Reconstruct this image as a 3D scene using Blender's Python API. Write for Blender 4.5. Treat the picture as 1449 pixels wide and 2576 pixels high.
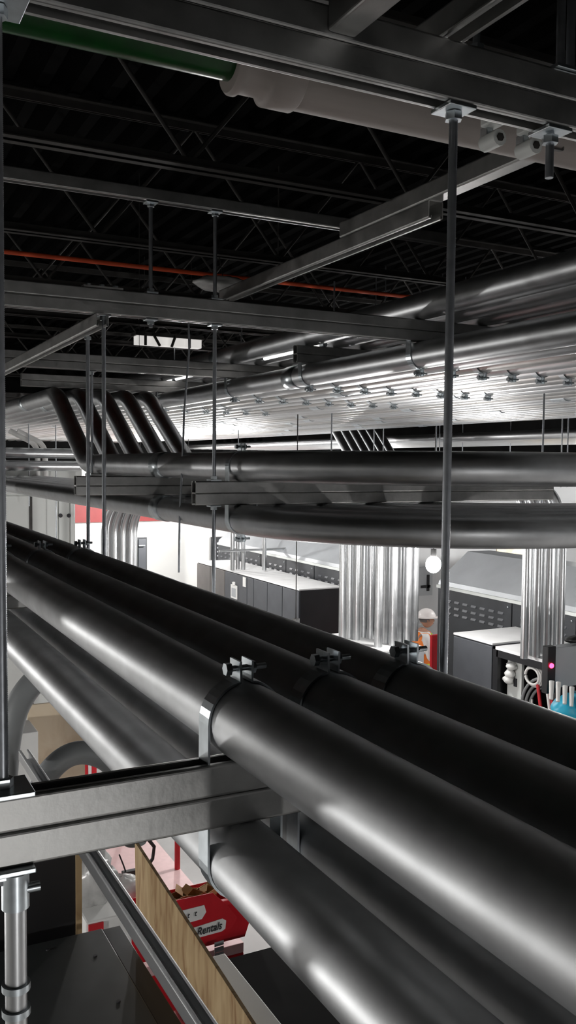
import bpy, math, random
from mathutils import Vector, Matrix
random.seed(7)
for o in list(bpy.data.objects): bpy.data.objects.remove(o)
SC = bpy.context.scene
COL = SC.collection
R = math.radians

# ------------------------------------------------------------------ camera
# world X runs along the trapeze struts, Y along the conduits, Z up (metres)
CAM_Z = 3.85
FPX = 2250.0
yaw, pitch, roll = R(27.15), R(-3.1), R(0.5)
F = Vector((math.sin(yaw)*math.cos(pitch), math.cos(yaw)*math.cos(pitch), math.sin(pitch)))
RT = Vector((math.cos(yaw), -math.sin(yaw), 0)); UP = RT.cross(F)
R2 = RT*math.cos(roll)+UP*math.sin(roll); U2 = UP*math.cos(roll)-RT*math.sin(roll)
cd = bpy.data.cameras.new('camera'); cam = bpy.data.objects.new('camera', cd); COL.objects.link(cam)
cd.sensor_fit = 'HORIZONTAL'; cd.sensor_width = 36; cd.lens = 36*FPX/1449; cd.clip_start = .02; cd.clip_end = 200
cam.matrix_world = Matrix(((R2.x, U2.x, -F.x, 0), (R2.y, U2.y, -F.y, 0), (R2.z, U2.z, -F.z, CAM_Z), (0, 0, 0, 1)))
SC.camera = cam
def ray(px, py): return F+R2*((px-724.5)/FPX)-U2*((py-1288)/FPX)
def at(px, py, ax, v):
    d = ray(px, py); i = 'xyz'.index(ax); c = Vector((0, 0, CAM_Z)); return c+d*((v-c[i])/d[i])

# ------------------------------------------------------------------ world, exposure
w = bpy.data.worlds.new('world'); SC.world = w; w.use_nodes = True
w.node_tree.nodes['Background'].inputs[0].default_value = (.6, .7, .9, 1)
w.node_tree.nodes['Background'].inputs[1].default_value = .004
vs = SC.view_settings
vs.view_transform = 'Standard'; vs.look = 'None'; vs.gamma = 1; vs.exposure = 0.2; vs.use_curve_mapping = False
# first lamp is seen, the others are unseen and added for fill: (x, y, z, watts-like emission strength) - built as hanging lamps further down
# (x, y, z, strength, has an opaque dome above the bulb)
LAMPS = [(5.17, 7.0, 2.95, .3, 0), (8.4, 5.2, 3.1, .8, 0), (8.2, 13.4, 3.2, 2.0, 0), (5.0, 15.6, 3.25, 1.4, 0),
         (3.1, 5.9, 2.6, .4, 0), (-1.6, 3.0, 2.5, .55, 1), (-2.0, 8.6, 2.8, .9, 1), (4.7, .4, 2.2, .7, 1), (9.6, 9.2, 3.1, .8, 0), (4.4, 11.6, 3.3, 1.0, 0), (.5, -2.3, 2.3, .36, 1)]
LAMP_E = 700.0

# ------------------------------------------------------------------ materials
MATS = {}
def mat(name, col, rough=.5, metal=0., var=.12, scale=6., bump=0., bscale=60., stretch=(1, 1, 1), emit=0., spec=.5, rvar=0., alpha=None, trans=0.):
    m = bpy.data.materials.new(name); m.use_nodes = True; nt = m.node_tree; b = nt.nodes['Principled BSDF']
    tc = nt.nodes.new('ShaderNodeTexCoord'); mp = nt.nodes.new('ShaderNodeMapping'); mp.inputs['Scale'].default_value = stretch
    nt.links.new(tc.outputs['Object'], mp.inputs[0])
    n = nt.nodes.new('ShaderNodeTexNoise'); n.inputs['Scale'].default_value = scale; n.inputs['Detail'].default_value = 5
    nt.links.new(mp.outputs[0], n.inputs['Vector'])
    r = nt.nodes.new('ShaderNodeValToRGB')
    r.color_ramp.elements[0].position = .3; r.color_ramp.elements[1].position = .7
    r.color_ramp.elements[0].color = tuple(c*(1-var) for c in col)+(1,); r.color_ramp.elements[1].color = tuple(min(1, c*(1+var)) for c in col)+(1,)
    nt.links.new(n.outputs['Fac'], r.inputs[0]); nt.links.new(r.outputs[0], b.inputs['Base Color'])
    b.inputs['Roughness'].default_value = rough; b.inputs['Metallic'].default_value = metal; b.inputs['Specular IOR Level'].default_value = spec
    if rvar:
        mr = nt.nodes.new('ShaderNodeMapRange'); mr.inputs[3].default_value = rough-rvar; mr.inputs[4].default_value = rough+rvar
        nt.links.new(n.outputs['Fac'], mr.inputs[0]); nt.links.new(mr.outputs[0], b.inputs['Roughness'])
    if bump:
        n2 = nt.nodes.new('ShaderNodeTexNoise'); n2.inputs['Scale'].default_value = bscale; nt.links.new(mp.outputs[0], n2.inputs['Vector'])
        bp = nt.nodes.new('ShaderNodeBump'); bp.inputs['Strength'].default_value = bump; bp.inputs['Distance'].default_value = .005
        nt.links.new(n2.outputs['Fac'], bp.inputs['Height']); nt.links.new(bp.outputs[0], b.inputs['Normal'])
    if emit:
        b.inputs['Emission Color'].default_value = col+(1,); b.inputs['Emission Strength'].default_value = emit
    if trans:
        b.inputs['Transmission Weight'].default_value = trans
    MATS[name] = m; return m
mat('galv', (.52, .53, .54), .40, 1, .10, 14, rvar=.05)
mat('galv_front', (.52, .53, .54), .47, 1, .12, 14)
mat('galv_dull', (.40, .40, .395), .36, 1, .06, 10)
mat('galv_mid', (.50, .49, .475), .32, 1, .05, 10)
mat('galv_bright', (.58, .59, .60), .32, 1, .05, 10)
mat('strut', (.47, .47, .46), .42, 1, .14, 22, .05, 120, rvar=.08)
mat('zinc', (.62, .67, .70), .30, 1, .12, 40)
mat('rod', (.42, .44, .47), .38, 1, .12, 60)
mat('dark_steel', (.045, .043, .04), .6, .3, .3, 12)
mat('deck_paint_or_shade', (.0035, .0035, .0035), .95, 0, .3, 4, spec=.05)  # black of the roof deck, also painted shade on the upper walls
mat('matte_black', (.006, .006, .006), .9, 0, .3, 4, spec=.1)
mat('concrete', (.60, .59, .58), .55, 0, .10, 2.5, .1, 40, spec=.3)
mat('white_wall', (.80, .80, .78), .7, 0, .03, 2, spec=.3)
mat('grey_wall', (.62, .63, .64), .7, 0, .04, 2, spec=.3)
mat('pale_metal', (.66, .68, .66), .45, 0, .04, 3)
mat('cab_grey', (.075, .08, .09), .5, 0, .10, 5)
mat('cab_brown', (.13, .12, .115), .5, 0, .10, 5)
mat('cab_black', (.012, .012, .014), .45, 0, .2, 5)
mat('cab_top_lit', (.84, .84, .84), .5, 0, .05, 4)  # grey metal tops painted near white as if brightly lit
mat('duct_grey', (.45, .47, .49), .45, .2, .06, 4)
mat('red_paint', (.55, .012, .022), .4, 0, .12, 6)
mat('red_wall', (.26, .035, .035), .6, 0, .12, 3)
mat('orange_pipe', (.75, .10, .03), .45, 0, .1, 8)
mat('green_paint', (.0015, .05, .005), .3, 0, .25, 30, .1, 40)
mat('beige_pipe', (.33, .29, .27), .55, .0, .08, 10, .03, 60, (.3, 4, 4))
mat('pvc_grey', (.22, .23, .235), .45, 0, .10, 6)
mat('black_rubber', (.012, .012, .012), .5, 0, .2, 10)
mat('white_cable', (.75, .74, .72), .45, 0, .05, 10)
mat('cardboard', (.42, .24, .10), .8, 0, .15, 12)
mat('white_label', (.82, .82, .80), .5, 0, .03, 8)
mat('ink', (.02, .02, .025), .6, 0, .1, 10)
mat('deck_plate_red_lit', (.78, .55, .55), .5, .1, .06, 18)  # pink paints in red light bounced onto the pale lift deck
mat('hi_vis', (.95, .25, .04), .7, 0, .08, 8)
mat('hi_vis_yellow', (.65, .80, .06), .7, 0, .08, 8)
mat('reflective', (.85, .85, .86), .35, .2, .03, 8)
mat('white_cloth', (.75, .74, .72), .85, 0, .06, 10)
mat('skin', (.45, .24, .16), .55, 0, .08, 12)
mat('helmet', (.85, .80, .78), .35, 0, .03, 6)
mat('jeans', (.05, .06, .10), .8, 0, .15, 20)
mat('blue_plastic', (.02, .42, .62), .45, 0, .1, 7)
mat('plastic_film', (.55, .55, .54), .25, 0, .25, 9, .6, 14)
mat('blue_tag', (.03, .07, .22), .5, 0, .1, 6)
mat('yellow_cord', (.75, .55, .03), .5, 0, .1, 10)
mat('lamp', (1., .98, .96), .5, 0, 0, 1, emit=LAMP_E)
mat('glint_glow', (1., .96, .93), .5, 0, 0, 1, emit=2.2)  # glow of the added glint tubes
mat('lamp_dim', (1., .97, .93), .5, 0, 0, 1, emit=.5)
mat('red_led', (1., .02, .06), .5, 0, 0, 1, emit=12)
# plywood: stretched grain with knots
def plywood(name, c1, c2, c3):
    m = bpy.data.materials.new(name); m.use_nodes = True; nt = m.node_tree; b = nt.nodes['Principled BSDF']
    tc = nt.nodes.new('ShaderNodeTexCoord'); mp = nt.nodes.new('ShaderNodeMapping'); mp.inputs['Scale'].default_value = (1, 5, .9)
    nt.links.new(tc.outputs['Object'], mp.inputs[0])
    n = nt.nodes.new('ShaderNodeTexNoise'); n.inputs['Scale'].default_value = 5; n.inputs['Detail'].default_value = 6; n.inputs['Distortion'].default_value = .8
    nt.links.new(mp.outputs[0], n.inputs['Vector'])
    r = nt.nodes.new('ShaderNodeValToRGB'); e = r.color_ramp.elements
    e[0].position = .32; e[0].color = c3+(1,); e[1].position = .48; e[1].color = c1+(1,); k = e.new(.7); k.color = c2+(1,)
    nt.links.new(n.outputs['Fac'], r.inputs[0]); nt.links.new(r.outputs[0], b.inputs['Base Color']); b.inputs['Roughness'].default_value = .7
    MATS[name] = m
plywood('plywood', (.42, .29, .15), (.52, .38, .21), (.26, .14, .06))
plywood('pale_ply', (.72, .60, .44), (.78, .68, .52), (.60, .48, .33))

# ------------------------------------------------------------------ mesh helpers
WLOC = {}
class MB:
    def __init__(s): s.v = []; s.f = []; s.sm = []
    def add(s, vs, fs, smooth=False):
        o = len(s.v); s.v += [Vector(v) for v in vs]; s.f += [tuple(i+o for i in f) for f in fs]; s.sm += [smooth]*len(fs); return s
    def box(s, c, d, rot=None):
        x, y, z = d[0]/2, d[1]/2, d[2]/2
        vs = [Vector((a*x, b*y, e*z)) for a in (-1, 1) for b in (-1, 1) for e in (-1, 1)]
        if rot: vs = [rot @ v for v in vs]
        vs = [v+Vector(c) for v in vs]
        return s.add(vs, [(0, 1, 3, 2), (4, 6, 7, 5), (0, 4, 5, 1), (2, 3, 7, 6), (0, 2, 6, 4), (1, 5, 7, 3)])
    def bb(s, a, b):
        a = Vector(a); b = Vector(b); return s.box((a+b)/2, [abs(q) for q in (b-a)])
    def tube(s, pts, r, seg=16, cap=True, radii=None):
        pts = [Vector(p) for p in pts]; n = len(pts); vs = []; fs = []
        t0 = (pts[1]-pts[0]).normalized(); a = Vector((0, 0, 1)) if abs(t0.z) < .9 else Vector((1, 0, 0))
        u = t0.cross(a).normalized()
        for i, p in enumerate(pts):
            t = ((pts[min(i+1, n-1)]-pts[i]).normalized()+(pts[i]-pts[max(i-1, 0)]).normalized())
            t = t.normalized() if t.length > 1e-9 else t0
            u = (u-t*u.dot(t)).normalized(); w_ = t.cross(u); rr = radii[i] if radii else r
            for k in range(seg):
                an = 2*math.pi*k/seg; vs.append(p+u*(rr*math.cos(an))+w_*(rr*math.sin(an)))
        for i in range(n-1):
            for k in range(seg):
                k2 = (k+1) % seg; fs.append((i*seg+k, i*seg+k2, (i+1)*seg+k2, (i+1)*seg+k))
        s.add(vs, fs, True)
        if cap:
            s.add(vs[:seg], [tuple(reversed(range(seg)))]); s.add(vs[-seg:], [tuple(range(seg))])
        return s
    def extrude(s, prof, origin, eu, ev, ew, L, smooth=False, caps=True):
        """closed 2-D profile (u,v) swept along ew by L"""
        o, eu, ev, ew = map(Vector, (origin, eu, ev, ew)); n = len(prof)
        a = [o+eu*p[0]+ev*p[1] for p in prof]; b = [p+ew*L for p in a]
        s.add(a+b, [(i, (i+1) % n, n+(i+1) % n, n+i) for i in range(n)], smooth)
        if caps: s.add(a, [tuple(range(n))]); s.add(b, [tuple(range(n))])
        return s
    def ribbon(s, path, origin, eu, ev, ew, W, t):
        """open 2-D path given thickness t, width W along ew"""
        P = [Vector((p[0], p[1])) for p in path]; n = len(P); L = []; Rr = []
        for i in range(n):
            d = (P[min(i+1, n-1)]-P[max(i-1, 0)]).normalized(); nn = Vector((-d.y, d.x)); L.append(P[i]+nn*t/2); Rr.append(P[i]-nn*t/2)
        o, eu, ev, ew = map(Vector, (origin, eu, ev, ew)); vs = []; fs = []
        for i in range(n):
            for q in (L[i], Rr[i]):
                for k in (-.5, .5): vs.append(o+eu*q.x+ev*q.y+ew*(W*k))
        for i in range(n-1):
            a, b = i*4, (i+1)*4
            fs += [(a, a+1, b+1, b), (a+2, b+2, b+3, a+3), (a, b, b+2, a+2), (a+1, a+3, b+3, b+1)]
        fs += [(0, 2, 3, 1), (4*n-4, 4*n-3, 4*n-1, 4*n-2)]
        return s.add(vs, fs)
    def sphere(s, c, r, nu=14, nv=8, sq=(1, 1, 1), v0=-90, v1=90):
        vs = []; fs = []
        for j in range(nv+1):
            la = R(v0+(v1-v0)*j/nv)
            for i in range(nu):
                lo = 2*math.pi*i/nu; vs.append(Vector(c)+Vector((r*sq[0]*math.cos(la)*math.cos(lo), r*sq[1]*math.cos(la)*math.sin(lo), r*sq[2]*math.sin(la))))
        for j in range(nv):
            for i in range(nu): fs.append((j*nu+i, j*nu+(i+1) % nu, (j+1)*nu+(i+1) % nu, (j+1)*nu+i))
        return s.add(vs, fs, True)
    def build(s, name, m, parent=None, bevel=0.):
        lo = Vector([min(v[i] for v in s.v) for i in range(3)]); hi = Vector([max(v[i] for v in s.v) for i in range(3)])
        loc = Vector(((lo.x+hi.x)/2, (lo.y+hi.y)/2, lo.z))
        me = bpy.data.meshes.new(name); me.from_pydata([v-loc for v in s.v], [], s.f)
        me.polygons.foreach_set('use_smooth', s.sm); me.update()
        me.materials.append(MATS[m] if isinstance(m, str) else m)
        o = bpy.data.objects.new(name, me); COL.objects.link(o)
        place(o, loc, parent)
        if bevel:
            b = o.modifiers.new('bevel', 'BEVEL'); b.width = bevel; b.segments = 2; b.limit_method = 'ANGLE'; b.angle_limit = R(40)
        return o
def place(o, wloc, parent=None):
    WLOC[o] = Vector(wloc)
    if parent: o.parent = parent; o.location = Vector(wloc)-WLOC[parent]
    else: o.location = wloc
def thing(name, loc, label, cat, group=None):
    o = bpy.data.objects.new(name, None); o.empty_display_size = .05; COL.objects.link(o); place(o, loc); return tag(o, label, cat, group)
def tag(o, label, cat, group=None):
    o['label'] = label; o['category'] = cat
    if group: o['group'] = group
    return o
def struct(o): o['kind'] = 'structure'; return o
def dup(root, wloc, label=None, group=None):
    def cp(o, par):
        c = o.copy(); COL.objects.link(c); c.parent = par
        for ch in o.children: cp(ch, c)
        return c
    r = cp(root, None); r.location = wloc; WLOC[r] = Vector(wloc)
    if label: r['label'] = label
    if group: r['group'] = group
    return r
def fillet(pts, rad, n=10):
    pts = [Vector(p) for p in pts]; out = [pts[0]]
    for i in range(1, len(pts)-1):
        p = pts[i]; a = (pts[i-1]-p); b = (pts[i+1]-p); la, lb = a.length, b.length; a.normalize(); b.normalize()
        ang = a.angle(b); rr = rad[i-1] if isinstance(rad, (list, tuple)) else rad
        d = min(rr/math.tan(ang/2), la*.98, lb*.98); rr = d*math.tan(ang/2)
        c = p+(a+b).normalized()*(rr/math.sin(ang/2)); s0 = p+a*d-c; s1 = p+b*d-c; tot = math.pi-ang
        for k in range(n+1):
            t = k/n; out.append(c+(s0*math.sin((1-t)*tot)+s1*math.sin(t*tot))/math.sin(tot))
    out.append(pts[-1]); return out

# ------------------------------------------------------------------ the room shell
X0, X1, Y0, Y1, ZC = -5., 13., -4., 17.5, 6.1
struct(MB().bb((X0, Y0, -.15), (X1, Y1, 0)).build('floor', 'concrete'))
struct(MB().bb((X0-.15, Y0-.15, -.15), (X0, Y1+.15, 3.75)).build('wall_left', 'white_wall'))
struct(MB().bb((X0-.15, Y0-.15, 3.75), (X0, Y1+.15, ZC+.2)).build('wall_left_upper', 'deck_paint_or_shade'))  # near-black so the upper wall throws little light back overhead
struct(MB().bb((X1, Y0-.15, -.15), (X1+.15, Y1+.15, 3.75)).build('wall_right', 'grey_wall'))
struct(MB().bb((X1, Y0-.15, 3.75), (X1+.15, Y1+.15, ZC+.2)).build('wall_right_upper', 'deck_paint_or_shade'))  # darkness behind the bank painted into this upper wall
struct(MB().bb((X0, Y1, -.15), (X1, Y1+.15, 3.75)).build('wall_back', 'white_wall'))
struct(MB().bb((X0, Y1, 3.75), (X1, Y1+.15, ZC+.2)).build('wall_back_upper', 'deck_paint_or_shade'))  # unlit far area painted into the upper wall as near-black
struct(MB().bb((X0, Y0-.15, -.15), (X1, Y0, 3.75)).build('wall_front', 'grey_wall'))
struct(MB().bb((X0, Y0-.15, 3.75), (X1, Y0, ZC+.2)).build('wall_front_upper', 'deck_paint_or_shade'))  # dark colour put here to cut bounce light on the upper struts
mb = MB(); k = X0; prof = []
while k < X1:                                    # ribbed roof deck, ribs along Y
    prof += [(k, 0), (k+.09, 0), (k+.11, -.05), (k+.18, -.05), (k+.20, 0)]; k += .2
prof = [p for p in prof if p[0] <= X1]+[(X1, .12), (X0, .12)]
mb.extrude(prof, (0, Y0, ZC), (1, 0, 0), (0, 0, 1), (0, 1, 0), Y1-Y0)
struct(mb.build('ceiling', 'deck_paint_or_shade'))
tr = struct(MB().bb((2.0, Y1-.10, 2.66), (9.5, Y1-.005, 3.02)).build('trim_1', 'red_wall'))

# ------------------------------------------------------------------ roof joists
def joist(y, label, x0=-4.8, x1=12.8, zb=5.2, zt=6.02):
    t = thing('roof_joist', ((x0+x1)/2, y, zb), label, 'joist', 'open web roof joists')
    for (z, s) in ((zb, 1), (zt, -1)):
        for dy in (-.032, .032):
            mb = MB(); mb.bb((x0, y+dy-.022, z), (x1, y+dy+.022, z+s*.006)); mb.bb((x0, y+dy-.003-.019*(1 if dy < 0 else -1)*-1, z), (x1, y+dy+.003-.019*(1 if dy < 0 else -1)*-1, z+s*.05))
            mb.build('bottom_chord' if s > 0 else 'top_chord', 'joist_paint', t)
    n = int((x1-x0)/.62); base = None
    for i in range(n):
        xa = x0+.1+i*.62; za, zb2 = (zb+.03, zt-.03) if i % 2 == 0 else (zt-.03, zb+.03)
        MB().tube([(xa, y, za), (xa+.62, y, zb2)], .011, 8).build('web_rod', 'joist_paint', t)
    return t
mat('joist_paint', (.05, .047, .044), .6, .2, .25, 10)
JY = [(.85, 'dark open web roof joist right above the photographer'), (2.4, 'dark open web roof joist over the nearest trapeze'),
      (3.95, 'dark open web roof joist crossing above the middle trapeze channel'), (5.5, 'dark open web roof joist just in front of the orange pipe'),
      (7.05, 'dark open web roof joist just behind the orange pipe'), (8.6, 'dark open web roof joist in front of the glowing strip light'),
      (10.15, 'dark open web roof joist behind the glowing strip light'), (11.7, 'dark far open web roof joist, third from the back wall'), (13.25, 'dark far open web roof joist, second from the back wall'), (14.8, 'dark far open web roof joist next to the back wall')]
for y, l in JY: joist(y, l)
o = MB().tube([(-4.9, 6.05, 5.2), (12.9, 6.05, 5.2)], .016, 12).build('sprinkler_pipe', 'orange_pipe')
tag(o, 'thin orange pipe running under the dark roof joists', 'pipe')
for x in (-3, 0, 3, 6, 9):
    MB().tube([(x, 6.05, 5.21), (x, 6.05, 6.05)], .004, 6).build('hanger_wire', 'dark_steel', o)

# ------------------------------------------------------------------ strut, rods, hardware
S = .0413
def strut_profile(up=True):
    """C channel, open side up (or down); origin at the middle of the back"""
    h = S/2; t = .0027; lip = .0095; r = .004
    out = []
    def arc(cx, cy, a0, a1, rr):
        return [(cx+rr*math.cos(R(a0+(a1-a0)*k/3)), cy+rr*math.sin(R(a0+(a1-a0)*k/3))) for k in range(4)]
    out += arc(-h+r, r, 180, 270, r)[0:] if False else []
    p = []
    p += arc(h-r, r, -90, 0, r)                       # bottom right corner
    p += arc(h-r, S-r, 0, 90, r)                      # top right
    p += [(h-lip, S), (h-lip, S-.007), (h-lip+t, S-.007), (h-lip+t, S-t)]
    p += [(h-t, S-t), (h-t, t), (-h+t, t), (-h+t, S-t), (-h+lip-t, S-t), (-h+lip-t, S-.007), (-h+lip, S-.007), (-h+lip, S)]
    p += arc(-h+r, S-r, 90, 180, r)
    p += arc(-h+r, r, 180, 270, r)
    return p if up else [(-a, -b) for a, b in p]
def channel(axis, a, b, c1, zback, up, parent, name='strut_channel', m='strut'):
    """axis 'x': from x=a to b at y=c1; axis 'y': from y=a to b at x=c1; back plane at zback"""
    mb = MB()
    if axis == 'x': mb.extrude(strut_profile(up), (a, c1, zback), (0, 1, 0), (0, 0, 1), (1, 0, 0), b-a)
    else: mb.extrude(strut_profile(up), (c1, a, zback), (1, 0, 0), (0, 0, 1), (0, 1, 0), b-a)
    return mb.build(name, m, parent)
def hexnut(x, y, z, s, parent, m='zinc', h=None, name='hex_nut'):
    h = h or s*.5; r = s/2/math.cos(R(30)); mb = MB()
    mb.extrude([(r*math.cos(R(60*k)), r*math.sin(R(60*k))) for k in range(6)], (x, y, z), (1, 0, 0), (0, 1, 0), (0, 0, 1), h)
    return mb.build(name, m, parent)
def washer(x, y, z, parent, s=.041, t=.006, m='zinc'):
    mb = MB(); mb.box((x, y, z+t/2), (s, s, t)); return mb.build('square_washer', m, parent, bevel=.001)
def rod(x, y, z0, z1, parent, r=.0065, fine=False, name='threaded_rod'):
    mb = MB()
    if fine:
        n = int((z1-z0)/.0011); pts = [(x, y, z0+(z1-z0)*i/n) for i in range(n+1)]; rr = [r*(1.0 if i % 2 else .90) for i in range(n+1)]
        mb.tube(pts, r, 12, True, rr)
    else: mb.tube([(x, y, z0), (x, y, z1)], r, 10)
    return mb.build(name, 'rod', parent)
def double(axis, a, b, c1, zmid, parent):
    channel(axis, a, b, c1, zmid, True, parent); channel(axis, a, b, c1, zmid, False, parent)

# nearest trapeze: lower double strut carries the front conduits, upper double strut right above it
YA = 1.05
t1 = thing('trapeze_hanger', (.49, YA, 3.386), 'nearest hanger: double galvanized strut channels joined by two threaded rods', 'hanger')
double('x', -.05, .86, YA, 3.427, t1)
double('x', -.60, 2.6, YA, 4.398, t1)
for xr in (.172, .797):
    rod(xr, YA, 3.36, 4.36, t1, .0066, True)
    for z, up in ((3.469, 1), (3.380, -1), (4.350, -1)):
        washer(xr, YA, z if up > 0 else z-.0, t1, .046 if xr > .5 else .062)
    hexnut(xr, YA, 3.475, .021, t1); hexnut(xr, YA, 3.368, .021, t1); hexnut(xr, YA, 4.338, .022, t1)
# short rod end beside it
rod(.978, YA, 4.285, 4.36, t1, .0066, True); washer(.978, YA, 4.350, t1, .046); hexnut(.978, YA, 4.336, .022, t1)
# rods from the upper strut to the roof at the top right
for xr in (.985, 1.005): rod(xr, YA-.01, 4.44, 5.2, t1, .0066)
washer(.992, YA, 4.4395, t1, .05)
rod(.835, YA, 4.44, 4.56, t1, .0055); hexnut(.835, YA, 4.44, .02, t1)

# brace channels on top of the nearest trapeze
o = channel('y', .30, 1.028, .600, 4.405, True, None, 'brace_channel', 'strut'); tag(o, 'grey brace channel butting against the nearest upper strut at top centre', 'channel')
o = channel('y', .35, 1.25, .79, 4.487, False, None, 'brace_channel', 'strut'); tag(o, 'thin brace channel running back above the strut near the top right corner', 'channel')
o = channel('x', .70, 2.6, 1.36, 4.60, False, None, 'brace_channel', 'strut'); tag(o, 'pale channel edge running behind the nearest upper strut at top right', 'channel')

# second trapeze plane
YB = 2.90
t2 = thing('trapeze_hanger', (1.2, YB, 3.70), 'middle hanger: long double strut under the roof with rods down to the middle conduit rack', 'hanger')
double('x', -.6, 5.6, YB, 4.370, t2)
double('x', 1.12, 2.75, YB, 3.745, t2)
channel('x', -.6, 2.2, YB, 4.755, False, t2)
for xr, za, zb in ((.965, 4.30, 4.72), (1.196, 3.30, 4.72)):
    rod(xr, YB, za, zb, t2, .0066)
    washer(xr, YB, 4.4115, t2); hexnut(xr, YB, 4.4175, .022, t2); washer(xr, YB, 4.3225, t2); hexnut(xr, YB, 4.311, .022, t2); washer(xr, YB, 4.7075, t2); hexnut(xr, YB, 4.697, .022, t2)
washer(1.196, YB, 3.787, t2); hexnut(1.196, YB, 3.793, .022, t2); washer(1.196, YB, 3.697, t2); hexnut(1.196, YB, 3.686, .022, t2)
# flat splice plate with bolts on top
mb = MB().box((.80, YB, 4.4145), (.13, .04, .006)); sp = mb.build('splice_plate', 'strut', t2)
for dx in (-.045, 0, .045): hexnut(.80+dx, YB, 4.4175, .016, sp, name='bolt_head')
# front conduits' own trapeze in this plane
t2b = thing('trapeze_hanger', (.49, YB, 3.386), 'lower hanger carrying the front conduits beside the middle hanger', 'hanger')
double('x', .05, .86, YB, 3.427, t2b)
rod(.805, YB, 3.36, 4.33, t2b, .0066); washer(.805, YB, 4.3225, t2b); hexnut(.805, YB, 4.311, .022, t2b)
rod(.12, YB, 3.36, 4.33, t2b, .0066)
hexnut(.805, YB, 3.47, .022, t2b)
# channel running back under the middle strut, with its own rod
t2c = thing('hung_channel', (.79, 3.9, 4.285), 'channel running away to the left under the middle upper strut', 'channel')
channel('y', 2.86, 5.3, .79, 4.3275, False, t2c)
rod(.812, 3.13, 3.30, 4.29, t2c, .0066); hexnut(.812, 3.13, 4.276, .022, t2c)
# long channels from the middle strut up to the nearest one
t2d = thing('hung_channel', (1.245, 2.2, 4.43), 'double channel running from the middle upper strut toward the top right', 'channel')
channel('y', 1.70, 2.93, 1.245, 4.4535, False, t2d); channel('y', 1.32, 2.10, 1.245, 4.4535, True, t2d)

# third and fourth planes
YC, YD = 3.80, 4.70
t3 = thing('trapeze_hanger', (1.6, YC, 3.71), 'small hanger under the sloping conduits, second cut strut end from the right', 'hanger')
double('x', .93, 2.70, YC, 3.748, t3)
rod(.985, YC, 3.69, 4.33, t3, .0066); hexnut(.985, YC, 3.79, .022, t3)
double('x', 1.98, 5.6, YC, 4.371, t3)
t4 = thing('trapeze_hanger', (1.6, YD, 3.71), 'far double strut hanger in front of the sloping conduits', 'hanger')
double('x', .62, 5.6, YD, 4.371, t4)
double('x', 1.22, 2.70, YD, 3.748, t4)
rod(1.24, YD, 3.69, 4.34, t4, .0066); washer(1.24, YD, 4.323, t4); hexnut(1.24, YD, 4.31, .022, t4)
for yy, lab in ((5.9, 'double strut carrying the conduit bank right behind the sloping conduits'), (7.6, 'double strut under the far part of the conduit bank'), (9.4, 'most distant double strut of the conduit bank')):
    t = thing('trapeze_hanger', (3.5, yy, 4.33), lab, 'hanger'); double('x', 1.1, 5.32, yy, 4.371, t)
    for xr in (3.4, 5.28): rod(xr, yy, 4.33, 5.22, t, .0066)

# ------------------------------------------------------------------ conduits
def conduit(path, r, label, group, m='galv', seg=28, couplings=(), ctype='coupling'):
    o = MB().tube(path, r, seg).build('conduit', m); tag(o, label, 'conduit', group)
    for (p, d) in couplings:
        p = Vector(p); d = Vector(d).normalized()
        mb = MB(); mb.tube([p-d*.055, p-d*.052, p+d*.052, p+d*.055], r, seg, True, [r+.001, r+.0045, r+.0045, r+.001]); mb.build('coupling', 'zinc', o)
    return o
def clamp(x, y, z, r, up, label, group, gap=.008, m='zinc', ears=True):
    """two-piece strut clamp round a conduit that runs along Y"""
    t = thing('pipe_clamp', (x, y, z-(r if up else -r)), label, 'clamp', group); sg = 1 if up else -1
    if not ears:
        R_ = r+.0022; path = [(-R_, -r-.012), (-R_, -r*.5)]+[(-R_*math.cos(R(a_)), R_*math.sin(R(a_))) for a_ in range(0, 181, 12)]+[(R_, -r*.5), (R_, -r-.012)]
        MB().ribbon([(p[0], p[1]*sg) for p in path], (x, y, z), (1, 0, 0), (0, 0, 1), (0, 1, 0), .032, .003).build('strap', m, t)
        for sd in (-1, 1): MB().box((x+sd*(R_+.006), y, z-sg*(r+.003)), (.012, .03, .004)).build('foot', m, t)
        return t
    for sd in (-1, 1):
        R_ = r+.0022; path = [(sd*R_, -r-.012), (sd*R_, -r*.5), (sd*R_, 0)]
        a0 = 0; a1 = 90-math.degrees(math.asin(gap/R_))
        for k in range(1, 9):
            a = R(a0+(a1-a0)*k/8); path.append((sd*R_*math.cos(a), R_*math.sin(a)))
        e = path[-1]; path += [(e[0], e[1]+.008), (e[0]*1.05, e[1]+.027)]
        MB().ribbon([(p[0], p[1]*sg) for p in path], (x, y, z), (1, 0, 0), (0, 0, 1), (0, 1, 0), .032, .003).build('strap', m, t)
    ze = z+sg*(r+.017)
    MB().tube([(x-.02, y, ze), (x+.034, y, ze)], .004, 8).build('bolt', m, t)
    mb = MB(); rr = .0085
    mb.extrude([(rr*math.cos(R(60*k)), rr*math.sin(R(60*k))) for k in range(6)], (x-.024, y, ze), (0, 1, 0), (0, 0, 1), (1, 0, 0), .008); mb.build('bolt_head', m, t)
    mb = MB(); mb.extrude([(rr*math.cos(R(60*k)), rr*math.sin(R(60*k))) for k in range(6)], (x+.011, y, ze), (0, 1, 0), (0, 0, 1), (1, 0, 0), .007); mb.build('hex_nut', m, t)
    return t

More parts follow.
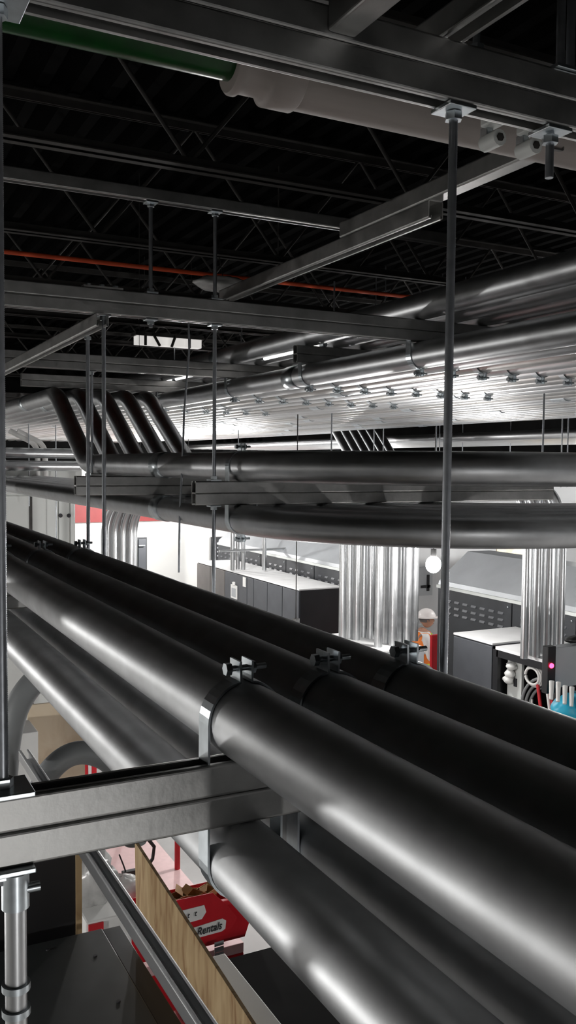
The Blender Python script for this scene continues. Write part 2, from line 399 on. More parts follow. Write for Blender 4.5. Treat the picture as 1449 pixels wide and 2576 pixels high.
RF = .0495
FX = (.473, .602, .731)
names = ('nearest', 'middle', 'farthest')
for i, x in enumerate(FX):
    z = 3.4685+RF
    conduit([(x, -.9, z), (x, 7.2, z)], RF, ('large steel conduit in front, left one of the upper three with the bright clamp', 'large steel conduit in front, middle one of the upper three', 'large steel conduit in front, right one of the upper three against the bright room')[i], 'front conduits on the upper tier', 'galv_front', seg=48)
    clamp(x, YA, z, RF, True, ('bright zinc clamp around the left upper front conduit', 'dark clamp around the middle upper front conduit', 'dark clamp around the right upper front conduit')[i], 'clamps on the upper front conduits')
    clamp(x, YB, z, RF, True, ('far clamp on the left upper front conduit near the picture edge', 'far clamp on the middle upper front conduit near the picture edge', 'far clamp on the right upper front conduit near the picture edge')[i], 'far clamps on the upper front conduits')
    z = 3.3855-RF
    conduit([(x, -.9, z), (x, 7.2, z)], RF, ('large steel conduit hanging below the front strut, left one of the lower tier', 'large steel conduit hanging below the front strut, right of the lower left one', 'large steel conduit hanging below the front strut, hidden deepest')[i], 'front conduits on the lower tier', 'galv_front', seg=48)
    clamp(x, YA, z, RF, False, ('pale clamp hanging under the front strut on the lower left conduit', 'pale clamp hanging under the front strut on the second lower conduit', 'clamp under the front strut on the deepest lower conduit')[i], 'clamps on the lower front conduits', ears=False)

# middle rack: five conduits drop from the ceiling bank, run toward us and sweep right
RM = .0525; SPX = .152
MX = [1.30+SPX*k for k in range(5)]
ZT = 3.7865+RM; ZL = 3.7035-RM; ZB = 4.3285-RM; ZU = 4.4115+RM
for i, x in enumerate(MX):
    yend = 2.83+SPX*i; rho = .80
    path = fillet([(x, 17.2, ZB), (x, 5.78, ZB), (x, 5.02, ZT), (x, yend-rho+.0, ZT), (6.2, yend-rho, ZT)], [.34, .34, rho], 12)
    cp = [((x, 6.75, ZB), (0, 1, 0))]+([((x, 3.72, ZT), (0, 1, 0))] if i == 0 else [((x, 4.1, ZT), (0, 1, 0))])
    conduit(path, RM, ('front conduit sweeping right on top of the middle rack', 'sloping conduit dropping from the bank, second from the left', 'sloping conduit dropping from the bank, in the middle of five', 'sloping conduit dropping from the bank, second from the right', 'sloping conduit dropping from the bank, rightmost of five')[i], 'conduits dropping from the ceiling bank to the middle rack', seg=32, couplings=cp)
    path = fillet([(x, 9.52, ZL), (x, yend-rho, ZL), (6.2, yend-rho, ZL)], [rho], 12)
    conduit(path, RM, ('front conduit sweeping right below the middle rack strut', 'lower rack conduit right behind the front one', 'lower rack conduit, third from the front', 'lower rack conduit, fourth from the front', 'lower rack conduit, farthest back')[i], 'conduits hanging below the middle rack', seg=32, couplings=[((x, 3.72 if i == 0 else 4.2, ZL), (0, 1, 0))])
clamp(MX[0], YB, ZT, RM, True, 'clamp around the sweeping conduit on top of the middle rack', 'clamps on the middle rack')
clamp(MX[0], YB, ZL, RM, False, 'clamp around the sweeping conduit below the middle rack', 'clamps on the middle rack')

# ceiling bank, lower tier hangs under the struts, upper tier lies on them
BX = [2.06+.155*k for k in range(21)]
first = None
for i, x in enumerate(BX):
    lab = 'silver conduit in the long ceiling bank seen from below'
    if i == 0:
        conduit([(x, -1.0, ZB), (x, 17.2, ZB)], RM, 'dark front conduit of the ceiling bank with a strap and coupling', 'ceiling bank conduits', seg=32, couplings=[((x, 3.95, ZB), (0, 1, 0)), ((x, 7.2, ZB), (0, 1, 0))])
        continue
    ys = 3.2+((i*37) % 50)/10.
    if first is None:
        first = conduit([(x, -1.0, ZB), (x, 17.2, ZB)], RM, lab, 'ceiling bank conduits', 'galv_bright', 20); fw = WLOC[first].copy(); cz = None
        o = first
    else:
        o = first.copy(); COL.objects.link(o); place(o, (x, fw.y, fw.z))
        o.material_slots[0].link = 'OBJECT'; o.material_slots[0].material = MATS[('galv_bright', 'galv_dull', 'galv_mid', 'galv_bright', 'galv_mid', 'galv_dull')[(i*5+i//4) % 6]]
    for yy in (ys, ys+3.05):
        if cz is None:
            mb = MB(); mb.tube([(x, yy-.055, ZB), (x, yy+.055, ZB)], RM+.0045, 20); c = mb.build('coupling', 'zinc', o); cz = c; czz = WLOC[c].z
        else:
            c = cz.copy(); COL.objects.link(c); place(c, (x, yy, czz), o)
firstu = None
UX = [2.06+.155*k for k in range(14)]
for i, x in enumerate(UX):
    if i == 0: conduit([(x, -1.0, ZU), (x, 17.2, ZU)], RM, 'thick dark conduit lying on top of the ceiling bank struts, closest one', 'upper bank conduits', seg=32, couplings=[((x, 4.9, ZU), (0, 1, 0))])
    elif firstu is None: firstu = conduit([(x, -1.0, ZU), (x, 17.2, ZU)], RM, 'conduit of the upper bank tier seen between the two dark front conduits', 'upper bank conduits', 'galv', 18); fw = WLOC[firstu].copy()
    else:
        o = firstu.copy(); COL.objects.link(o); place(o, (x, fw.y, fw.z))
# straps under the bank
proto = {}
for yy, nn in ((YB, 9), (YC, 8), (YD, 8), (5.9, 6)):
    for i in range(nn):
        x = BX[i]
        if i == 0:
            clamp(x, yy, ZB, RM, False, {YB: 'strap with dangling ear on the dark front bank conduit, closest', YC: 'strap beside the coupling of the dark front bank conduit', YD: 'strap on the dark front bank conduit above the sloping five', 5.9: 'strap on the dark front bank conduit past the sloping five', 7.6: 'farthest strap on the dark front bank conduit'}[yy], 'bank straps', m='dark_zinc' if 'dark_zinc' in MATS else 'zinc')
        elif not proto: proto['c'] = clamp(x, yy, ZB, RM, False, 'small strap ear under the bright ceiling bank conduits', 'bank straps'); pz = WLOC[proto['c']].z
        else: dup(proto['c'], (x, yy, pz))
# second bank farther right with its own dropping conduits
for k in range(12):
    x = 6.5+.16*k
    if k == 0: f2 = conduit([(x, -1.0, 4.17), (x, 17.2, 4.17)], .052, 'conduit in the second, more distant ceiling bank', 'second ceiling bank', 'galv_bright', 16); fw = WLOC[f2].copy()
    else:
        o = f2.copy(); COL.objects.link(o); place(o, (x, fw.y, fw.z))
t = thing('trapeze_hanger', (6.05, 8.7, 3.50), 'distant hanger below the far sloping conduits', 'hanger')
double('x', 5.5, 6.6, 8.7, 3.546, t)
for xr in (5.56, 6.44): rod(xr, 8.7, 3.50, 6.05, t, .0066)
for k in range(6):
    x = 5.68+.128*k
    path = fillet([(x, 17.2, 4.33), (x, 9.85, 4.33), (x, 9.1, 3.64), (x, 8.4, 3.64)], [.3, .3], 8)
    conduit(path, .052, 'dark sloping conduit dropping from the second bank in the distance', 'distant sloping conduits', 'galv', 16)

# ------------------------------------------------------------------ green and beige pipe behind the nearest upper strut
YG = 1.36
g = MB().tube([(-.7, YG, 4.50), (.585, YG, 4.50)], .034, 28).build('green_pipe', 'green_paint'); tag(g, 'dark green painted pipe behind the nearest upper strut', 'pipe')
b = MB(); bz = 4.495
b.tube([(.70, YG, bz), (3.2, YG, bz)], .052, 36); bo = b.build('beige_pipe', 'beige_pipe'); tag(bo, 'pale beige pipe sleeve continuing from the green pipe', 'pipe')
MB().tube([(.585, YG, bz), (.590, YG, bz), (.598, YG, bz), (.605, YG, bz), (.64, YG, bz), (.645, YG, bz)], .05, 36, True, [.046, .05, .05, .045, .045, .05]).build('sleeve_neck', 'beige_pipe', bo)
MB().tube([(.645, YG, bz), (.65, YG, bz), (.70, YG, bz), (.705, YG, bz)], .05, 36, True, [.05, .057, .057, .052]).build('sleeve_collar', 'beige_pipe', bo)
for x in (1.02, 1.10):
    t = thing('beam_clamp', (x, 1.24, 4.40), 'small cast clamp gripping the pale beige pipe, %s of the pair' % ('left' if x < 1.05 else 'right'), 'clamp', 'cast clamps')
    MB().box((x, 1.235, 4.437), (.03, .03, .016)).build('jaw', 'pale_metal', t, bevel=.003); MB().box((x, 1.25, 4.414), (.014, .02, .036)).build('web', 'zinc', t, bevel=.002)
    MB().tube([(x, 1.215, 4.405), (x, 1.255, 4.405)], .014, 12).build('body', 'pale_metal', t); MB().tube([(x, 1.212, 4.405), (x, 1.216, 4.405)], .007, 6).build('set_screw', 'dark_steel', t)

# ------------------------------------------------------------------ riser tube under the near left corner
t = thing('riser_tube', (.185, YA, 2.9), 'shiny vertical tube hanging under the left end of the front strut', 'tube')
MB().tube([(.185, YA, 2.6), (.185, YA, 3.372)], .0125, 24).build('tube', 'galv_bright', t)
for z in (3.235, 3.205): MB().tube([(.185, YA, z-.004), (.185, YA, z+.004)], .0165, 24).build('ring', 'zinc', t)
MB().tube([(.185, YA, 3.33), (.185, YA, 3.372)], .016, 20).build('connector', 'zinc', t)
MB().tube([(.185, YA-.005, 3.352), (.212, YA-.005, 3.352)], .006, 10).build('set_screw', 'zinc', t)

# blue tag, hanging cable
t = MB().sphere((.50, 3.3, 4.02), .014, 12, 8, (1, 1, 1.6)).build('tag', 'blue_tag'); tag(t, 'small dark blue tag beside the left rod', 'tag')
pts = [at(475, 815, 'y', 3.4), at(476, 880, 'y', 3.4), at(470, 950, 'y', 3.4), at(463, 1040, 'y', 3.4), at(460, 1140, 'y', 3.4), at(452, 1300, 'y', 3.4), at(450, 1440, 'y', 3.4)]
mb = MB().tube(pts, .0045, 8); o = mb.build('hanging_cable', 'rod'); tag(o, 'thin kinked cable hanging in front of the conduit bank', 'cable')

# distant thin rods
for (px, ya, yb, Y) in ((835, 1005, 1130, 5.9), (1370, 940, 1140, 3.6), (1285, 1060, 1140, 8.5), (965, 1070, 1140, 8.5), (1107, 1060, 1140, 8.5), (1165, 1050, 1140, 8.5), (1430, 1050, 1140, 5.9), (1415, 1050, 1140, 5.9), (600, 1060, 1140, 9.4), (140, 1060, 1330, 9.4), (72, 1060, 1200, 9.4)):
    a = at(px, ya, 'y', Y); bq = at(px, yb, 'y', Y)
    o = MB().tube([(a.x, Y, bq.z-.3), (a.x, Y, 6.05 if Y == 8.5 else max(a.z, 4.33))], .006 if Y > 4 else .005, 8).build('threaded_rod', 'rod'); tag(o, 'thin threaded rod hanging below the far conduit bank', 'rod', 'distant rods')

# pale plastic sheet tucked under the roof
def crumple(c, sx, sy, sz, seed, nu=22, nv=12):
    rnd = random.Random(seed); ph = [(rnd.uniform(2, 7), rnd.uniform(2, 7), rnd.uniform(0, 6)) for _ in range(7)]
    vs = []; fs = []
    for j in range(nv+1):
        la = R(-90+180*j/nv)
        for i in range(nu):
            lo = 2*math.pi*i/nu; q = 1+.10*sum(math.sin(a*lo+b_*la+c_) for a, b_, c_ in ((round(p[0]), p[1], p[2]) for p in ph))*.45
            vs.append(Vector(c)+Vector((sx*q*math.cos(la)*math.cos(lo), sy*q*math.cos(la)*math.sin(lo), sz*q*math.sin(la))))
    for j in range(nv):
        for i in range(nu): fs.append((j*nu+i, j*nu+(i+1) % nu, (j+1)*nu+(i+1) % nu, (j+1)*nu+i))
    return MB().add(vs, fs, True)
p0 = at(562, 716, 'y', 5.42)
o = crumple(p0, .20, .12, .05, 3).build('plastic_bundle', 'plastic_film'); tag(o, 'pale crumpled plastic bundle tied under a roof joist', 'bundle')
MB().tube([(p0.x, 5.42, p0.z+.03), (p0.x, 5.5, 5.22)], .003, 6).build('tie_wire', 'dark_steel', o)

# ------------------------------------------------------------------ lamps, with added fill lamps and glint tubes
def work_or_fill_lamp(x, y, z, e, i, dome):
    t = thing('work_or_fill_lamp', (x, y, z-.16), 'glaring white work lamp hanging %s' % (['between the conduit bundles', 'right of the cabinets outside the picture, added as unseen fill', 'above the aisle behind the far cabinets, added as unseen fill', 'near the back wall, added as unseen fill', 'low under the middle rack, added as unseen fill', 'left of the front conduits outside the picture, added as unseen fill', 'far left outside the picture, added as unseen fill', 'below the photographer, added as unseen fill', 'over the far right corner, added as unseen fill', 'behind the middle rack, added as unseen fill', 'behind the photographer, added as unseen fill'][i]), 'lamp', 'work lamps')
    m = MATS['lamp'].copy(); m.node_tree.nodes['Principled BSDF'].inputs['Emission Strength'].default_value = LAMP_E*e; MATS['lamp%d' % i] = m
    MB().sphere((x, y, z-.06), .075, 14, 9, (1, 1, 1.1)).build('bulb', 'lamp%d' % i, t)
    MB().tube([(x, y, z+.02), (x, y, z+.09)], .028, 14).build('socket', 'black_rubber', t)
    if dome: MB().tube([(x, y, z+.02), (x, y, z+.05), (x, y, z+.08), (x, y, z+.095)], .2, 24, True, [.23, .20, .12, .03]).build('dome_shade', 'cab_panel', t)  # dome added to keep the unseen lamps' light off the ceiling
    MB().tube([(x, y, z+.08), (x, y, 6.05 if (dome and x < 1.2) or x > 8 else 4.215)], .004, 6).build('cord', 'black_rubber', t)
mat('cab_panel', (.03, .033, .038), .5, 0, .15, 6)
for i, (x, y, z, e, dm) in enumerate(LAMPS): work_or_fill_lamp(x, y, z, e, i, dm)
a = at(345, 855, 'y', 9.3); bq = at(507, 866, 'y', 9.3)
t = thing('strip_light', (a.x, 9.3, a.z-.06), 'glowing strip light seen through the dark joists', 'lamp')
MB().bb((a.x, 9.3, a.z-.04), (bq.x, 9.42, a.z+.05)).build('diffuser', 'lamp_dim', t); MB().bb((a.x-.02, 9.28, a.z+.051), (bq.x+.02, 9.44, a.z+.09)).build('housing', 'dark_steel', t)
for f0, f1 in ((.12, .12), (.34, .24), (.52, .58), (.80, .80)):  # dark bars added to break up the glow like crossing joist webs
    xa_ = a.x+(bq.x-a.x)*f0; xb_ = a.x+(bq.x-a.x)*f1
    MB().tube([(xa_, 9.285, a.z-.05), (xb_, 9.285, a.z+.07)], .016, 8).build('glow_break_bar', 'dark_steel', t)
for x in (a.x+.1, bq.x-.1): MB().tube([(x, 9.36, a.z+.08), (x, 9.36, 6.05)], .004, 6).build('hanger_wire', 'dark_steel', t)
for k, (ya, yb) in enumerate(((3.83, 4.46), (6.55, 6.95), (5.93, 6.38), (4.95, 5.87))):  # glowing tubes added as stand-ins for glints on the upper conduits
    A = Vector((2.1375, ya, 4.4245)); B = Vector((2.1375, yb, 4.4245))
    t = thing('glint_tube', A, ('long added glowing glint tube between the two dark front bank conduits', 'short added glowing glint tube, farthest of three behind the far strut', 'short added glowing glint tube, middle of three behind the far strut', 'added glowing glint tube, nearest of three behind the far strut')[k], 'lamp')
    MB().tube([A, B], .010, 12).build('tube', 'glint_glow', t)
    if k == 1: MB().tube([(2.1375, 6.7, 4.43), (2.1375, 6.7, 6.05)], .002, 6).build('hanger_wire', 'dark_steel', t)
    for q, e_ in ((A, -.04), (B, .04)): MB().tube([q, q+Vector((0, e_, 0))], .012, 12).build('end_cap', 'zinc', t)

# ------------------------------------------------------------------ equipment cabinets
def cabinet(x0, x1, y0, y1, z1, label, group, m='cab_grey', top='cab_top_lit', doors=1, louvers=False, face='x'):
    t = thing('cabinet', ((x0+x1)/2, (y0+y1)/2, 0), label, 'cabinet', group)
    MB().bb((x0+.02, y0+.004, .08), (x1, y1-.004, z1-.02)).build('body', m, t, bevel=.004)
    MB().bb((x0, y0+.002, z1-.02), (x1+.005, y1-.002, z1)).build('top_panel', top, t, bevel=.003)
    MB().bb((x0+.05, y0+.02, 0), (x1-.03, y1-.02, .08)).build('plinth', 'cab_black', t)
    w_ = (y1-y0)/doors
    for k in range(doors):
        d = MB().bb((x0, y0+k*w_+.008, .10), (x0+.02, y0+(k+1)*w_-.008, z1-.035)).build('door', m, t, bevel=.004)
        MB().bb((x0-.02, y0+k*w_+.05, z1*.5-.08), (x0-.001, y0+k*w_+.075, z1*.5+.08)).build('handle', 'cab_black', d, bevel=.003)
    return t
yy = [10.95, 11.47, 11.97, 12.45, 12.70, 13.59, 14.85]
labs = ['dark grey cabinet at the near end of the low row, beside the black side', 'dark grey cabinet, second from the near end of the row', 'dark grey cabinet, third from the near end of the row', 'narrow dark grey cabinet in the middle of the row', 'dark grey cabinet with a white placard on its door', 'brownish cabinet at the far end of the low row']
for i in range(6):
    t = cabinet(5.80, 6.50, yy[i], yy[i+1], 2.10, labs[i], 'low cabinet row', 'cab_brown' if i == 5 else 'cab_grey', 'cab_top_lit', 2 if i == 5 else 1)
    if i == 0: MB().bb((5.82, 10.945, .1), (6.5, 10.953, 2.08)).build('side_panel', 'cab_black', t)
    if i == 4:
        a = at(590, 1487, 'x', 5.8)
        pl = MB().bb((5.785, a.y-.12, a.z-.12), (5.797, a.y+.12, a.z+.10)).build('placard', 'white_label', t)
        MB().bb((5.780, a.y-.08, a.z-.09), (5.784, a.y+.08, a.z+.05)).build('placard_window', 'duct_grey', pl)
        MB().tube([(5.79, a.y, a.z+.10), (5.79, a.y, a.z+.15)], .03, 10).build('placard_hook', 'white_label', pl)
        a = at(616, 1457, 'x', 5.8); MB().bb((5.785, a.y-.05, a.z-.12), (5.797, a.y+.05, a.z+.03)).build('tag', 'white_label', t)

def louver_cabinet(x0, x1, ys, z1, label, group):
    y0, y1 = ys[0], ys[-1]
    t = thing('louvered_cabinet', ((x0+x1)/2, (y0+y1)/2, 0), label, 'cabinet', group)
    MB().bb((x0+.015, y0, 0), (x1, y1, z1)).build('body', 'cab_black', t)
    for a, b_ in zip(ys[:-1], ys[1:]):
        p = MB().bb((x0, a+.01, .1), (x0+.015, b_-.01, z1-.01)).build('panel', 'cab_panel', t, bevel=.003)
        nc = max(2, int((b_-a-.25)/.15)); 
        for c in range(nc):
            for r_ in range(3):
                yc = a+.18+c*(b_-a-.3)/max(1, nc-1)*.9; zc = z1-.14-r_*.075
                MB().add([(x0-.012, yc-.04, zc-.015), (x0-.012, yc+.04, zc-.015), (x0+.001, yc+.045, zc+.012), (x0+.001, yc-.045, zc+.012), (x0+.001, yc-.045, zc-.015), (x0+.001, yc+.045, zc-.015)], [(0, 1, 2, 3), (0, 4, 5, 1), (0, 3, 4), (1, 5, 2)]).build('louver', 'cab_grey', p)
        for zc in (z1-.06, z1-.32):
            MB().sphere((x0-.002, a+.06, zc), .013, 8, 5).build('screw', 'zinc', p)
    # pale sloped cable duct on top
    MB().extrude([(0, 0), (x1-x0, 0), (x1-x0, .42), (.45, .42), (.02, .08)], (x0, y0, z1), (1, 0, 0), (0, 0, 1), (0, 1, 0), y1-y0).build('sloped_duct', 'duct_grey', t)
    MB().bb((x0-.02, y0, z1-.005), (x0+.03, y1, z1+.03)).build('duct_lip', 'pale_metal', t)
    return t
mat('cab_panel', (.03, .033, .038), .5, 0, .15, 6)
louver_cabinet(6.56, 7.3, [10.95, 11.9, 12.85, 13.8, 14.75, 15.7], 2.31, 'black louvered cabinet run behind the low grey row', 'louvered cabinets')
louver_cabinet(6.60, 7.4, [4.6, 5.6, 6.55, 7.5, 8.84], 2.36, 'black louvered cabinet run at right behind the cabinet with the top painted as lit', 'louvered cabinets')
cabinet(5.75, 6.58, 6.80, 7.42, 2.11, 'dark grey cabinet with a grey top painted near white as brightly lit beside the open cable cabinet', 'right cabinets')
# open cabinet with cables
t = thing('open_cabinet', (6.1, 6.1, 0), 'open black cabinet full of looping cables at right', 'cabinet')
MB().bb((6.45, 5.3, 0), (6.58, 6.79, 2.08)).build('back_panel', 'cab_black', t); MB().bb((5.75, 6.755, 0), (6.45, 6.79, 2.09)).build('side_panel', 'cab_black', t)
MB().bb((5.75, 5.3, 2.06), (6.58, 6.79, 2.09)).build('top_panel', 'cab_top_lit', t); MB().bb((5.75, 6.72, 0), (5.79, 6.755, 2.06)).build('frame_post', 'cab_black', t); MB().bb((5.75, 5.3, 1.99), (5.80, 6.74, 2.06)).build('frame_rail', 'cab_black', t); MB().bb((5.75, 5.3, 0), (6.45, 5.34, 2.06)).build('side_panel', 'cab_black', t)
pl = MB().bb((5.86, 6.50, 1.2), (5.89, 6.70, 2.0)).build('mount_plate', 'pale_metal', t); MB().bb((5.85, 6.56, 1.72), (5.859, 6.60, 1.80)).build('slot', 'ink', pl)
for k, dz in enumerate((1.92, 1.84, 1.78)): crumple((5.82, 6.60+.02*k, dz), .05, .055, .04, 20+k, 12, 8).build('wire_nut_bunch', 'white_label', t)
def loop(c, r0, a0, a1, rr, m, name, squash=1.0, n=18):
    pts = [(c[0], c[1]+r0*math.cos(R(a0+(a1-a0)*k/n)), c[2]+squash*r0*math.sin(R(a0+(a1-a0)*k/n))) for k in range(n+1)]
    MB().tube(pts, rr, 8).build(name, m, t)
for k in range(3): loop((5.80+.02*k, 6.14, 1.52), .30-.035*k, 20, 175, .014, 'pvc_grey', 'looped_cable', 1.25)
for k in range(3): loop((5.77+.015*k, 6.26, 1.90), .09+.012*k, 0, 350, .012, 'white_cable', 'coiled_cable', .85)
for k, yk in enumerate((6.40, 6.33, 6.22)): MB().tube([(5.84, yk, 1.1), (5.84, yk, 1.66)], .011, 8).build('white_cable', 'white_cable', t)
for k, (ya_, yb_) in enumerate(((6.20, 6.05), (6.08, 5.93), (6.03, 5.90))): MB().tube([(5.78, ya_, 1.86), (5.775, (ya_+yb_)/2, 1.55), (5.77, yb_, 1.05)], .016, 8).build('red_cable' if k != 1 else 'white_cable', 'red_paint' if k != 1 else 'white_label', t)
# grey box with red light, blue thing under it
a = at(1395, 1640, 'y', 5.2)
t = thing('control_box', (5.2, 5.3, 1.2), 'pale grey box with a black end and glowing red indicator light', 'box')
MB().bb((a.x, 5.2, 2.11), (a.x+.75, 5.3, 2.43)).build('box', 'duct_grey', t, bevel=.006)
e = MB().bb((a.x-.09, 5.18, 2.08), (a.x-.002, 5.24, 2.45)).build('end_cover', 'cab_black', t, bevel=.006)
MB().sphere((a.x-.05, 5.178, 2.30), .020, 12, 8).build('indicator_light', 'red_led', e)
MB().bb((a.x+.1, 5.25, 0), (a.x+.16, 5.31, 2.11)).build('leg', 'cab_black', t); MB().bb((a.x+.6, 5.25, 0), (a.x+.66, 5.31, 2.11)).build('leg', 'cab_black', t)
o = crumple((a.x+.42, 5.26, 2.465), .24, .07, .035, 9).build('dark_cover', 'black_rubber'); tag(o, 'black crumpled cover lying on the pale grey box', 'cover')
b0 = at(1425, 1770, 'y', 5.0)
o = crumple((b0.x+.09, 5.02, b0.z-.05), .19, .12, .11, 12).build('blue_bundle', 'blue_plastic'); tag(o, 'bright blue plastic bundle under the pale grey box', 'bundle')
for k in range(5):
    c = at(1392+k*17, 1735+k*6, 'y', 4.9); MB().tube([(c.x-.02, 4.9, c.z-.07), (c.x+.03, 4.95, c.z+.05+.01*(k % 2))], .016, 10, True, [.014, .019]).build('white_wrap_end', 'white_label', o)
o2 = MB().bb((b0.x-.25, 4.85, 0), (b0.x+.45, 5.17, b0.z-.16)).build('carton', 'duct_grey'); tag(o2, 'grey stand under the blue plastic bundle', 'stand')

# cabinet below the front conduit bundles
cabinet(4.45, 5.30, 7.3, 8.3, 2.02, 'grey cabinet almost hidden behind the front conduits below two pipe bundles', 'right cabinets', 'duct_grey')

# vertical conduit bundles
def riser(px, Y, zb, lean, label, group, r=.052, ztop=3.62, m='galv_bright'):
    a = at(px, 1500, 'y', Y)
    path = fillet([(a.x, Y, zb), (a.x, Y, ztop-.42), (a.x+lean, Y+.02, ztop), (a.x+lean*3.0, Y+.3, ztop+.12)], [.5, .25], 8)
    return conduit(path, r, label, group, m, 16)
for k, px in enumerate((862, 880, 898, 916, 933)): riser(px, 7.9+.10*(k % 2), 2.02, -.09, 'bright vertical conduit in the bundle beside the black cabinet side', 'left riser bundle', .038)
for k, px in enumerate((953, 972, 990, 1008, 1026, 1043)): riser(px, 7.5+.11*(k % 2), 2.02, .10, 'grey vertical conduit in the bundle left of the glaring lamp', 'middle riser bundle', .042, m='galv')
for k, px in enumerate((1322, 1336, 1352, 1366, 1380, 1398, 1412)): riser(px, 6.2+.09*(k % 2), 2.095, -.08, 'bright vertical conduit entering the open cable cabinet', 'right riser bundle', .036)
for k, px in enumerate((262, 276, 288, 299, 309, 319, 329, 338)):
    a = at(px, 1330, 'y', 8.8+.09*(k % 2)); 
    conduit(fillet([(a.x, a.y, .3), (a.x, a.y, 3.28), (a.x+.1, a.y-.3, 3.56)], [.4], 8), .031, 'slim vertical conduit in the far left bundle below the rack', 'far left riser bundle', 'galv_bright', 14)
for (px, Y) in ((585, 13.2), (598, 13.3), (612, 13.2), (665, 13.0)):
    a = at(px, 1400, 'y', Y); o = MB().tube([(a.x, Y, 2.12), (a.x, Y, 3.5)], .035, 12).build('conduit', 'galv_bright'); tag(o, 'thin upright conduit standing on the low cabinet row', 'conduit', 'risers on the low cabinets')
a = at(595, 1385, 'y', 13.1); bq = at(760, 1370, 'y', 13.1)
o = MB().tube([(a.x-.3, 13.1, a.z), (bq.x, 13.1, a.z)], .02, 10).build('support_bar', 'galv_bright'); tag(o, 'thin horizontal bar behind the upright conduits on the low cabinets', 'bar')

# pale enclosure at far left with two round holes
A = at(20, 1243, 'y', 9.6); B = at(190, 1243, 'y', 9.6)
t = thing('enclosure', ((A.x+B.x)/2, 9.8, 0), 'tall pale grey enclosure with two round black holes at far left', 'enclosure')
xs = [A.x-.6, at(77, 1300, 'y', 9.6).x, at(147, 1300, 'y', 9.6).x, at(176, 1300, 'y', 9.6).x, B.x]
MB().bb((xs[0], 9.62, 0), (xs[-1], 10.3, A.z)).build('body', 'pale_metal', t)
for i in range(4):
    p = MB().bb((xs[i]+.006, 9.60, .1), (xs[i+1]-.006, 9.622, A.z-.02)).build('panel', 'pale_metal', t, bevel=.004)
    if i == 2:
        for px in (152, 173):
            c = at(px, 1297, 'y', 9.6); MB().tube([(c.x, 9.590, c.z), (c.x, 9.60, c.z)], .022, 16).build('hole', 'ink', p)
MB().bb((xs[1]-.015, 9.585, .1), (xs[1]+.015, 9.60, A.z-.03)).build('seam_strip', 'dark_steel', t)
MB().bb((xs[0], 9.525, A.z), (xs[-1]+.05, 10.3, A.z+.27)).build('crown_box', 'pale_metal', t)
for px in (92, 111):
    c = at(px, 1235, 'y', 9.5); o = MB().tube(fillet([(c.x, 9.44, c.z-.01), (c.x, 9.44, 4.02), (c.x-.28, 9.44, 4.16)], [.15], 8), .028, 12).build('conduit', 'white_cable'); tag(o, 'white bent pipe in front of the tall pale enclosure', 'conduit', 'white bent pipes')
for k, yv in enumerate((1140, 1172)):
    c = at(110, yv, 'y', 9.0); d = at(205, yv, 'y', 9.0); c0 = at(10, yv, 'y', 9.0)
    o = MB().tube([(c0.x-.5, 9.0, c.z), (d.x-.02, 9.0, c.z)], .05, 16).build('conduit', 'galv_bright'); tag(o, ('upper', 'lower')[k]+' pale horizontal conduit behind the sloping conduits at far left', 'conduit', 'far left horizontal conduits')

# far panels on the back wall
c = at(540, 1380, 'y', 17.4)
t = thing('wall_panel', (c.x+.05, 17.4, c.z-.4), 'black perforated panel on the white back wall', 'panel')
MB().bb((c.x-.05, 17.36, c.z-.25), (c.x+.22, 17.5, c.z+.24)).build('plate', 'cab_panel', t)
for i in range(3):
    for j in range(4): MB().tube([(c.x+.05+i*.06, 17.352, c.z-.15+j*.085), (c.x+.05+i*.06, 17.36, c.z-.15+j*.085)], .017, 8).build('hole', 'duct_grey', t)
c = at(345, 1352, 'y', 12.5); d = at(371, 1352, 'y', 12.5)
t = thing('tall_rack', ((c.x+d.x)/2, 12.8, 0), 'tall dark rack beside the far left conduit bundle', 'rack')
MB().bb((c.x-.1, 12.52, 0), (d.x, 13.1, c.z)).build('body', 'cab_panel', t, bevel=.006); MB().bb((c.x+.02, 12.50, c.z-.9), (d.x-.02, 12.52, c.z-.03)).build('door', 'cab_grey', t, bevel=.004); MB().tube([(c.x+.02, 12.47, c.z-.12), (d.x-.05, 12.47, c.z-.12)], .01, 8).build('handle', 'zinc', t)
# plank and white board at the right behind the rack
c = at(1250, 1395, 'y', 10.2); d = at(1300, 1435, 'y', 10.2)
o = MB().bb((c.x, 10.2, 0), (d.x+.25, 10.22, c.z+.15)).build('plywood_board', 'pale_ply'); tag(o, 'orange tan plywood board behind the right conduit bundle', 'board')
t = thing('partition', (10.4, 11.2, 0), 'pale grey partition wall behind the person with a small breaker panel', 'partition')
pc = at(1066, 1445, 'y', 11.2)
MB().bb((7.35, 11.2, 0), (12.9, 11.3, 3.1)).build('board', 'grey_wall', t); bp = MB().bb((pc.x-.12, 11.15, pc.z-.32), (pc.x+.13, 11.199, pc.z+.12)).build('breaker_panel', 'duct_grey', t); MB().bb((pc.x+.02, 11.13, pc.z-.25), (pc.x+.06, 11.149, pc.z)).build('lever', 'cab_black', bp); MB().bb((pc.x-.09, 11.13, pc.z-.20), (pc.x+.08, 11.149, pc.z-.16)).build('latch', 'cab_black', bp)
o = MB().bb((o.location.x-.3, 10.35, 0), (o.location.x+.3, 10.45, c.z-.2)).build('stand_frame', 'pale_metal'); tag(o, 'pale stand behind the plywood board at right', 'stand')

